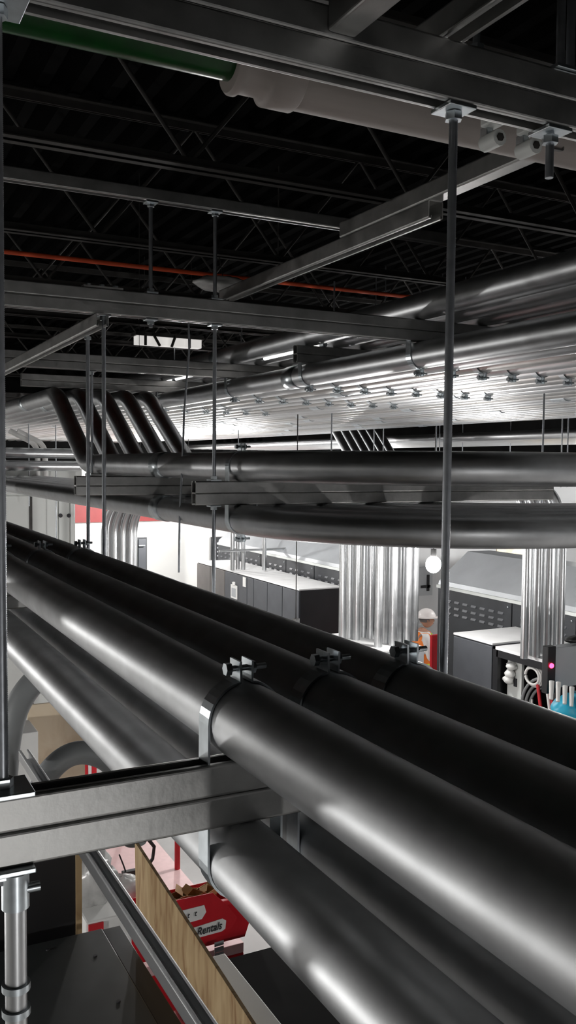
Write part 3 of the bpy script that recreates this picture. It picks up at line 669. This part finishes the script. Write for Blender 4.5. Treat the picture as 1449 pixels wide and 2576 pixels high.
# ------------------------------------------------------------------ foreground bottom left
c = at(300, 2335, 'z', 2.1)
t = thing('black_cabinet', (.45, 2.4, 0), 'matte black cabinet top at the bottom left corner', 'cabinet')
MB().bb((-.4, 1.2, 0), (c.x, c.y, 2.08)).build('body', 'cab_black', t); MB().bb((-.42, 1.18, 2.08), (c.x-.05, c.y, 2.10)).build('top_panel', 'cab_topblack', t) if 'cab_topblack' in MATS else None
mat('cab_topblack', (.028, .032, .033), .45, 0, .15, 8)
tp = MB().bb((-.42, 1.18, 2.08), (c.x-.06, c.y+.02, 2.105)).build('top_panel', 'cab_topblack', t, bevel=.004); MB().bb((c.x-.06, 1.18, 2.08), (c.x+.01, c.y+.02, 2.100)).build('edge_rail', 'cab_black', t, bevel=.003)
for (px, py) in ((120, 2390), (240, 2405), (298, 2520)): q = at(px, py, 'z', 2.105); MB().tube([(q.x, q.y, 2.105), (q.x, q.y, 2.109)], .007, 8).build('screw', 'ink', tp)
q = at(190, 2160, 'y', 3.32)
t = thing('standing_board', (q.x-.2, 3.32, 1.6), 'tall black board with a wooden edge standing behind the black cabinet', 'board')
MB().bb((q.x-.9, 3.30, 1.2), (q.x-.005, 3.33, 2.62)).build('board', 'cab_black', t); MB().bb((q.x-.005, 3.295, 1.2), (q.x+.018, 3.335, 2.62)).build('wooden_edge', 'plywood', t)
MB().bb((q.x-.6, 3.335, 0), (q.x-.5, 3.40, 2.5)).build('prop', 'plywood', t)
# loose channel
o = channel('y', 1.2, 3.6, .672, 2.66, True, None, 'loose_channel', 'galv_bright'); tag(o, 'pale slotted channel running beside the plywood strip at bottom left', 'channel')
o.rotation_euler.x = 0
# plywood strip, fixed on edge
p1 = at(339, 2118, 'x', 1.0); p2 = at(343, 2322, 'x', 1.0); p3 = at(634, 2576, 'x', 1.0); p4 = at(480, 2576, 'x', 1.0)
def ext(a, b_, y): k_ = (y-a.y)/(b_.y-a.y); return a+(b_-a)*k_
p3 = ext(p1, p3, 1.3); p4 = ext(p2, p4, 1.3)
mb = MB(); q = [p1, p2, p4, p3]; n_ = Vector((.011, 0, 0)); vs_ = [p for p in q]+[p+n_ for p in q]
mb.add(vs_, [(0, 1, 2, 3), (7, 6, 5, 4), (0, 4, 5, 1), (1, 5, 6, 2), (2, 6, 7, 3), (3, 7, 4, 0)]); o = mb.build('plywood_strip', 'plywood'); tag(o, 'yellowish plywood strip standing on edge at the bottom', 'plywood')
# white channel to its right
a = at(600, 2440, 'z', 2.2)
o = MB().bb((1.075, 1.3, 2.14), (1.16, 2.70, 2.2)).build('white_trunking', 'pale_metal', bevel=.004); tag(o, 'pale straight trunking below the lower front conduit', 'trunking')
cb = cabinet(1.74, 3.1, 2.3, 4.2, 1.25, 'black cabinet added to darken the gap below the lower front conduit', 'added dark cabinets', 'matte_black', 'matte_black', 2)  # black cabinet added to keep the gap below the conduit dark
# arched grey conduits
def arch(pts_px, Y, r, label):
    pts = []
    P_ = [at(px, py, 'y', Y+dy) for px, py, dy in pts_px]
    n = len(P_)
    for i in range(n-1):
        p0_, p1_, p2_, p3_ = P_[max(i-1, 0)], P_[i], P_[i+1], P_[min(i+2, n-1)]
        for k in range(8):
            u = k/8; pts.append(.5*((2*p1_)+(p2_-p0_)*u+(2*p0_-5*p1_+4*p2_-p3_)*u*u+(3*p1_-p0_-3*p2_+p3_)*u**3))
    pts.append(P_[-1])
    o = MB().tube(pts, r, 24).build('arched_conduit', 'pvc_grey'); tag(o, label, 'conduit', 'arched grey conduits')
arch([(70, 2300, 0), (72, 2100, 0), (95, 1990, 0), (150, 1915, 0), (215, 1893, 0), (285, 1925, 0), (330, 2010, 0), (340, 2120, 0)], 3.55, .047, 'thick grey conduit arching up just above the front strut')
arch([(0, 2100, .3), (12, 1960, .3), (25, 1840, .3), (55, 1755, .3), (115, 1690, .3), (200, 1650, .3)], 3.7, .055, 'thick grey conduit bending up at the left picture edge')
# pale boards seen between the arches
c = at(70, 1775, 'y', 5.2); d = at(150, 1935, 'y', 5.2)
o = MB().bb((c.x, 5.2, 1.2), (d.x+.15, 5.22, c.z)).build('pale_board', 'pale_ply'); tag(o, 'cream plywood board seen between the two arched conduits', 'board')
c = at(20, 1850, 'y', 4.9); o = MB().bb((c.x-.1, 4.9, 1.0), (c.x+.16, 5.15, c.z)).build('white_box', 'white_label', bevel=.004); tag(o, 'white box behind the left arched conduit', 'box')
a = at(215, 1930, 'y', 7.4); t = thing('striped_post', (a.x, 7.4, 0), 'red and white striped post seen under the arched conduit', 'post')
MB().bb((a.x-.02, 7.4, 0), (a.x+.022, 7.43, a.z+.12)).build('red_stripe', 'red_paint', t); MB().bb((a.x+.024, 7.4, 0), (a.x+.052, 7.43, a.z+.12)).build('pale_stripe', 'white_label', t); MB().bb((a.x+.054, 7.4, 0), (a.x+.096, 7.43, a.z+.12)).build('red_stripe', 'red_paint', t)

# ------------------------------------------------------------------ red scissor lift with tool tray
t = thing('scissor_lift', (1.85, 5.4, 0), 'red rental scissor lift with a tool tray below the front conduits', 'lift')
LX0, LX1, LY0, LY1, LZ = 1.26, 2.15, 4.72, 6.9, 1.0
MB().bb((LX0, LY0, LZ-.06), (LX1, LY1, LZ)).build('deck', 'deck_plate_red_lit', t, bevel=.004)
def rail(pts, r=.022, m='red_paint', name='guard_rail'): return MB().tube(pts, r, 12).build(name, m, t)
for x in (LX0+.02, LX1-.02):
    rail([(x, LY0+.3, LZ+.55), (x, LY1, LZ+.55)]); rail([(x, LY0+.3, LZ+1.05 if x > 1.5 else LZ+.62), (x, LY1, LZ+1.05 if x > 1.5 else LZ+.62)])
    for y in (LY0+.3, (LY0+LY1)/2, LY1-.02): rail([(x, y, LZ), (x, y, LZ+.62)], .02, name='post')
rail([(LX0+.02, LY1-.02, LZ+.55), (LX1-.02, LY1-.02, LZ+.55)])
MB().bb((LX0, LY0, LZ-.30), (LX1, LY0+.03, LZ-.061)).build('front_panel', 'red_paint', t, bevel=.004)
# tool tray at the near end
ZTY = at(530, 2245, 'y', 4.62).z
tr_ = MB(); ty0, ty1 = 4.46, 4.72; zt0, zt1 = 1.16, 1.42
tray = MB(); tray.add([(1.25, ty0+.05, zt0), (2.06, ty0+.05, zt0), (2.12, ty0, zt1), (1.20, ty0, zt1), (1.25, ty1, zt0), (2.06, ty1, zt0), (2.12, ty1, zt1), (1.20, ty1, zt1)], [(0, 1, 2, 3), (1, 5, 6, 2), (4, 0, 3, 7), (5, 4, 7, 6), (0, 4, 5, 1)])
tray_o = tray.build('tool_tray', 'red_paint', t); sol = tray_o.modifiers.new('thick', 'SOLIDIFY'); sol.thickness = .012
MB().bb((1.19, ty0-.015, zt1-.02), (2.13, ty0+.012, zt1+.01)).build('tray_rim', 'red_paint', tray_o, bevel=.003)
# sloped front plate carrying the signs
def on_front(px, py): return at(px, py, 'y', ty0-.02)
def plate(corners, m, name, off=0., parent=t):
    vs_ = [at(px, py, 'y', ty0-.02-off) for px, py in corners]; n = len(vs_); mb = MB(); back = [v+Vector((0, .004, 0)) for v in vs_]
    mb.add(vs_+back, [tuple(range(n)), tuple(reversed(range(n, 2*n)))]+[(i, (i+1) % n, n+(i+1) % n, n+i) for i in range(n)]); return mb.build(name, m, parent)
pnl = plate([(430, 2268), (535, 2246), (575, 2280), (597, 2308), (583, 2335), (500, 2362), (430, 2375)], 'red_paint', 'sign_plate', -.003, t)
plate([(440, 2296), (514, 2277), (519, 2294), (508, 2312), (455, 2327), (440, 2325)], 'white_label', 'paper_label', .004, pnl)
plate([(488, 2334), (560, 2311), (569, 2316), (567, 2336), (558, 2343), (500, 2359), (470, 2364), (470, 2340)], 'white_label', 'sign', .004, pnl)
def text(body, p_px, q_px, h_px, parent, name='lettering', shear=.25):
    a = at(*p_px, 'y', ty0-.032); b_ = at(*q_px, 'y', ty0-.032)
    cu = bpy.data.curves.new('txt', 'FONT'); cu.body = body; cu.extrude = .0008; cu.shear = shear; cu.offset = .012
    tmp = bpy.data.objects.new('txt', cu); COL.objects.link(tmp); bpy.context.view_layer.update()
    me = bpy.data.meshes.new_from_object(tmp.evaluated_get(bpy.context.evaluated_depsgraph_get())); bpy.data.objects.remove(tmp)
    xs_ = [v.co.x for v in me.vertices]; wid = max(xs_)-min(xs_); hgt = max(v.co.y for v in me.vertices)
    L = (b_-a).length; sx = L/wid; sy = (at(p_px[0], p_px[1]-h_px, 'y', ty0-.032)-a).length/hgt
    ex = (b_-a).normalized()
    vs_ = [a+ex*((v.co.x-min(xs_))*sx)+Vector((0, 0, 1))*(v.co.y*sy)+Vector((0, -1, 0))*v.co.z for v in me.vertices]
    MB().add(vs_, [tuple(p.vertices) for p in me.polygons]).build(name, 'ink', parent)
text('Rentals', (496, 2354), (559, 2336), 19, pnl)
text('t   t', (472, 2310), (496, 2303), 11, pnl)
# grey louvered box below the sign
for k in range(3):
    plate([(540, 2372+k*14), (563, 2365+k*14), (563, 2376+k*14), (540, 2383+k*14)], 'duct_grey', 'step_plate', -.02, t)
# base and scissor arms
MB().bb((1.2, 4.75, .12), (2.1, 6.85, .42)).build('chassis', 'red_paint', t, bevel=.01)
for x in (1.3, 1.98):
    for k in range(3):
        z0_ = .45+.17*k
        MB().tube([(x, 4.95, z0_), (x, 6.6, z0_+.16)], .03, 8).build('scissor_arm', 'duct_grey', t); MB().tube([(x+.05, 6.6, z0_), (x+.05, 4.95, z0_+.16)], .03, 8).build('scissor_arm', 'duct_grey', t)
for x in (1.17, 2.13):
    for y in (5.05, 6.5): MB().tube([(x-.06, y, .16), (x+.06, y, .16)], .16, 20).build('wheel', 'black_rubber', t)
# cartons in the tray
for k, (px, py, s, rz) in enumerate(((448, 2262, .07, 15), (481, 2262, .085, -25), (519, 2262, .075, 30))):
    c = at(px, py, 'y', 4.60); t_ = thing('carton', (c.x, 4.60, zt0+.012), ('small open brown carton at the left of the red tray', 'open brown carton in the middle of the red tray', 'open brown carton at the right of the red tray')[k], 'carton', 'cartons in the tray')
    rot = Matrix.Rotation(R(rz), 3, 'Z'); zb_ = zt0+.013; h_ = .27
    for (dx, dy, sx_, sy_) in ((s, 0, .004, 2*s), (-s, 0, .004, 2*s), (0, s, 2*s, .004), (0, -s, 2*s, .004)):
        MB().box(Vector((c.x, 4.60, zb_+h_/2))+rot @ Vector((dx*.55, dy*.55, 0)), (sx_*.55 if sx_ > .01 else .004, sy_*.55 if sy_ > .01 else .004, h_), rot).build('side', 'cardboard', t_)
    MB().box((c.x, 4.60, zb_+.002), (s*1.1, s*1.1, .004), rot).build('bottom', 'cardboard', t_)
    for sg in (-1, 1):
        MB().box(Vector((c.x, 4.60, zb_+h_+.012))+rot @ Vector((sg*(s*.55+.02), 0, 0)), (.05, s*1.0, .003), rot @ Matrix.Rotation(R(-sg*35), 3, 'Y')).build('flap', 'cardboard', t_)
# cable, hook, plastic bag hanging from the lift rails
pts = [at(300, 2150, 'y', 5.6), at(310, 2175, 'y', 5.6), at(318, 2198, 'y', 5.6)]
o = MB().tube(pts, .005, 8).build('pendant_cable', 'black_rubber'); tag(o, 'thin black cable dangling over the lift deck tinted by red bounce light', 'cable'); e_ = at(326, 2196, 'y', 5.6); MB().box((e_.x, 5.6, e_.z), (.10, .04, .035)).build('plug', 'black_rubber', o, bevel=.004)
pts = [at(372, 2110, 'y', 5.5), at(388, 2130, 'y', 5.5), at(384, 2160, 'y', 5.5), at(374, 2175, 'y', 5.5)]
o = MB().tube(pts, .012, 8).build('hose', 'black_rubber'); tag(o, 'short black hose over the lift deck beside the plywood tip', 'hose')
c = at(310, 2235, 'y', 4.9); o = crumple(c, .12, .10, .075, 5).build('plastic_bag', 'plastic_film'); tag(o, 'white plastic bag lying against the red lift rail', 'bag')
c = at(232, 2215, 'y', 4.2); o = crumple(c, .11, .10, .14, 6).build('plastic_bag', 'plastic_film'); tag(o, 'grey translucent plastic bag beside the wooden board edge', 'bag')
pts = [at(240, 2275, 'y', 4.3), at(234, 2310, 'y', 4.3), at(222, 2345, 'y', 4.3), at(205, 2380, 'y', 4.3), Vector((at(200, 2400, 'y', 4.3).x, 4.3, .012))]
o = MB().tube(pts, .010, 8).build('yellow_cord', 'yellow_cord'); tag(o, 'short yellow cord hanging beside the black board', 'cord')
c = at(270, 2360, 'y', 4.0); o = MB().bb((c.x-.10, 4.0, 0), (c.x+.12, 4.3, at(270, 2310, 'y', 4.0).z)).build('white_bin', 'white_label', bevel=.01); tag(o, 'white bin standing left of the red lift', 'bin')
MB().bb((c.x-.09, 3.99, at(250, 2335, 'y', 4.0).z-.10), (c.x-.02, 3.999, at(250, 2335, 'y', 4.0).z+.03)).build('red_mark', 'red_paint', o)

# ------------------------------------------------------------------ the person
def person(base, face_deg):
    rot = Matrix.Rotation(R(face_deg), 3, 'Z')          # the figure is modelled facing +X
    def W(p): return Vector(base)+rot @ Vector(p)
    J = {'pelvis': (0, 0, .98, .13, .155), 'waist': (.01, 0, 1.12, .115, .145), 'chest': (.03, 0, 1.32, .125, .17), 'neck0': (.02, 0, 1.475, .07, .085), 'neck': (.045, 0, 1.545, .052, .055),
         'hl': (0, .10, .92, .095, .09), 'kl': (.03, .115, .50, .062, .06), 'al': (-.01, .12, .09, .042, .042), 'tl': (.15, .13, .045, .04, .035),
         'hr': (0, -.10, .92, .095, .09), 'kr': (.03, -.115, .50, .062, .06), 'ar': (-.01, -.12, .09, .042, .042), 'tr': (.15, -.13, .045, .04, .035),
         'sl': (.02, .185, 1.42, .062, .06), 'el': (.06, .245, 1.14, .046, .046), 'wl': (.27, .20, 1.08, .033, .03), 'pl': (.34, .185, 1.085, .03, .018),
         'sr': (.02, -.185, 1.42, .062, .06), 'er': (.06, -.245, 1.14, .046, .046), 'wr': (.27, -.20, 1.08, .033, .03), 'pr': (.34, -.185, 1.085, .03, .018)}
    E_ = [('pelvis', 'waist'), ('waist', 'chest'), ('chest', 'neck0'), ('neck0', 'neck')]
    for s in 'lr': E_ += [('pelvis', 'h'+s), ('h'+s, 'k'+s), ('k'+s, 'a'+s), ('a'+s, 't'+s), ('neck0', 's'+s), ('s'+s, 'e'+s), ('e'+s, 'w'+s), ('w'+s, 'p'+s)]
    # fingers
    for s, sy in (('l', 1), ('r', -1)):
        for k, (dz, L) in enumerate(((.028, .065), (.010, .075), (-.009, .07), (-.026, .055))):
            y_ = .185*sy
            J['f%s%da' % (s, k)] = (.375, y_, 1.085+dz, .0095, .0095); J['f%s%db' % (s, k)] = (.375+L*.6, y_-.008*sy, 1.08+dz, .0088, .0088); J['f%s%dc' % (s, k)] = (.375+L*.9, y_-.03*sy, 1.075+dz, .008, .008)
            E_ += [('p'+s, 'f%s%da' % (s, k)), ('f%s%da' % (s, k), 'f%s%db' % (s, k)), ('f%s%db' % (s, k), 'f%s%dc' % (s, k))]
        J['t%s1' % s] = (.335, .165*sy, 1.115, .011, .011); J['t%s2' % s] = (.375, .145*sy, 1.128, .009, .009); E_ += [('w'+s, 't%s1' % s), ('t%s1' % s, 't%s2' % s)]
    keys = list(J); me = bpy.data.meshes.new('person'); me.from_pydata([rot @ Vector(J[k][:3]) for k in keys], [(keys.index(a), keys.index(b_)) for a, b_ in E_], [])
    o = bpy.data.objects.new('person', me); COL.objects.link(o); place(o, base)
    sk = o.modifiers.new('skin', 'SKIN'); sk.use_smooth_shade = True
    for i, k in enumerate(keys): me.skin_vertices[0].data[i].radius = (J[k][3], J[k][4]); me.skin_vertices[0].data[i].use_root = (k == 'pelvis')
    sb = o.modifiers.new('sub', 'SUBSURF'); sb.levels = 2; sb.render_levels = 2
    # clothing colours by height on the one body: trousers, shirt, skin
    m = bpy.data.materials.new('body'); m.use_nodes = True; nt = m.node_tree; b_ = nt.nodes['Principled BSDF']; b_.inputs['Roughness'].default_value = .75
    tc = nt.nodes.new('ShaderNodeTexCoord'); sp_ = nt.nodes.new('ShaderNodeSeparateXYZ'); nt.links.new(tc.outputs['Object'], sp_.inputs[0])
    rp = nt.nodes.new('ShaderNodeValToRGB'); rp.color_ramp.interpolation = 'CONSTANT'; dv = nt.nodes.new('ShaderNodeMath'); dv.operation = 'DIVIDE'; dv.inputs[1].default_value = 2.0
    nt.links.new(sp_.outputs[2], dv.inputs[0]); nt.links.new(dv.outputs[0], rp.inputs[0]); e = rp.color_ramp.elements
    e[0].color = (.03, .025, .02, 1); e[1].position = .055; e[1].color = (.05, .06, .10, 1); k = e.new(.497); k.color = (.75, .74, .72, 1); k = e.new(.748); k.color = (.45, .24, .16, 1)
    nt.links.new(rp.outputs[0], b_.inputs['Base Color']); me.materials.append(m)
    tag(o, 'person in white hard hat and orange safety vest standing between the cabinets', 'person')
    # head with face
    c = Vector((.075, 0, 1.66)); mb = MB(); vs_ = []; fs = []; nu, nv = 24, 18
    for j in range(nv+1):
        la = R(-90+180*j/nv)
        for i in range(nu):
            lo = 2*math.pi*i/nu; x = .098*math.cos(la)*math.cos(lo); y = .076*math.cos(la)*math.sin(lo); z = .118*math.sin(la)
            if x > 0 and z < 0: x *= 1+.10*min(1, -z/.08); y *= 1-.22*min(1, -z/.11)
            if x < 0 and z < -.05: x *= .8
            fr = max(0, math.cos(lo))*math.cos(la)
            if fr > .9 and -.035 < z < .012: x += .020*(1-abs(z+.014)/.03)
            if fr > .75 and .005 < z < .03 and abs(y) > .015: x -= .008
            if fr > .8 and -.066 < z < -.05: x += .005
            vs_.append(W(c+Vector((x, y, z))))
    for j in range(nv):
        for i in range(nu): fs.append((j*nu+i, j*nu+(i+1) % nu, (j+1)*nu+(i+1) % nu, (j+1)*nu+i))
    hd = MB().add(vs_, fs, True).build('head', 'skin', o)
    for s in (-1, 1):
        MB().sphere(W((.158, s*.031, 1.678)), .0105, 10, 6).build('eye', 'white_label', hd); MB().sphere(W((.1665, s*.031, 1.678)), .0045, 8, 5).build('pupil', 'ink', hd)
        MB().sphere(W((.07, s*.077, 1.655)), .026, 10, 6, (.6, .35, 1)).build('ear', 'skin', hd)
    MB().box(W((.166, 0, 1.602)), (.006, .045, .008), rot).build('mouth', 'red_wall', hd)
    mb = MB(); mb.sphere((0, 0, 0), .105, 20, 8, (1, .82, .75), -35, 30); mb.v = [W(c+Vector((v.x*.93-.012, v.y*1.0, v.z*1.0+.01))) for v in mb.v if True]; mb.f = [f for f in mb.f]; mb.sm = mb.sm
    keep = [f for f in mb.f if sum((rot.inverted() @ (mb.v[i]-Vector(base))).x for i in f)/4 < .085]; mb.f = keep; mb.sm = [True]*len(keep); mb.build('hair', 'cab_brown', hd)
    # hard hat
    mb = MB(); mb.sphere((0, 0, 0), .125, 24, 8, (1.08, .9, .95), 0, 90); mb.v = [W(Vector((.068, 0, 1.70))+v) for v in mb.v]; hh = mb.build('hard_hat', 'helmet', o)
    mb = MB(); vs_ = []
    for i in range(24):
        lo = 2*math.pi*i/24; fx = 1.0+.35*max(0, math.cos(lo))**2
        for rr, z in ((.125, .004), (.150*fx, -.006), (.150*fx, -.011), (.122, -.004)): vs_.append(W((.068+rr*1.08*math.cos(lo), rr*.9*math.sin(lo), 1.70+z)))
    mb.add(vs_, [(i*4+k, ((i+1) % 24)*4+k, ((i+1) % 24)*4+(k+1) % 4, i*4+(k+1) % 4) for i in range(24) for k in range(4)], True); mb.build('brim', 'helmet', hh)
    # vest: rings round the torso, open arm holes left at the sides by ending below the shoulders
    def ring(z, a, b2, cx): return [W((cx+a*math.cos(2*math.pi*k/24), b2*math.sin(2*math.pi*k/24), z)) for k in range(24)]
    def band(rings, name, m_, par):
        mb = MB(); vs_ = [v for r_ in rings for v in r_]; mb.add(vs_, [(i*24+k, i*24+(k+1) % 24, (i+1)*24+(k+1) % 24, (i+1)*24+k) for i in range(len(rings)-1) for k in range(24)], True)
        q = mb.build(name, m_, par); s_ = q.modifiers.new('thick', 'SOLIDIFY'); s_.thickness = .006; return q
    v = band([ring(.90, .160, .195, 0), ring(1.02, .155, .19, 0), ring(1.14, .145, .18, .01), ring(1.26, .15, .19, .02), ring(1.36, .155, .195, .03), ring(1.43, .135, .165, .03), ring(1.49, .095, .115, .03)], 'vest', 'hi_vis', o)
    band([ring(.985, .166, .201, 0), ring(1.035, .163, .198, 0)], 'reflective_band', 'reflective', v); band([ring(.965, .164, .199, 0), ring(.984, .165, .200, 0)], 'yellow_band', 'hi_vis_yellow', v); band([ring(1.036, .163, .198, 0), ring(1.06, .161, .196, 0)], 'yellow_band', 'hi_vis_yellow', v)
    band([ring(1.20, .155, .192, .015), ring(1.25, .157, .197, .02)], 'reflective_band', 'reflective', v)
    for s in (-1, 1): MB().tube([W((.175, s*.08, 1.25)), W((.17, s*.085, 1.38)), W((.11, s*.09, 1.475))], .016, 8).build('shoulder_stripe', 'hi_vis_yellow', v)
    return o
pp = at(1061, 1530, 'z', 1.82)
person((pp.x, pp.y, 0), -20)
c = at(1087, 1598, 'y', pp.y-.9)
o = MB().bb((c.x, pp.y-.9, 0), (c.x+.30, pp.y-.85, c.z)).build('red_crate', 'red_paint', bevel=.01); tag(o, 'bright red container standing right of the person', 'container')
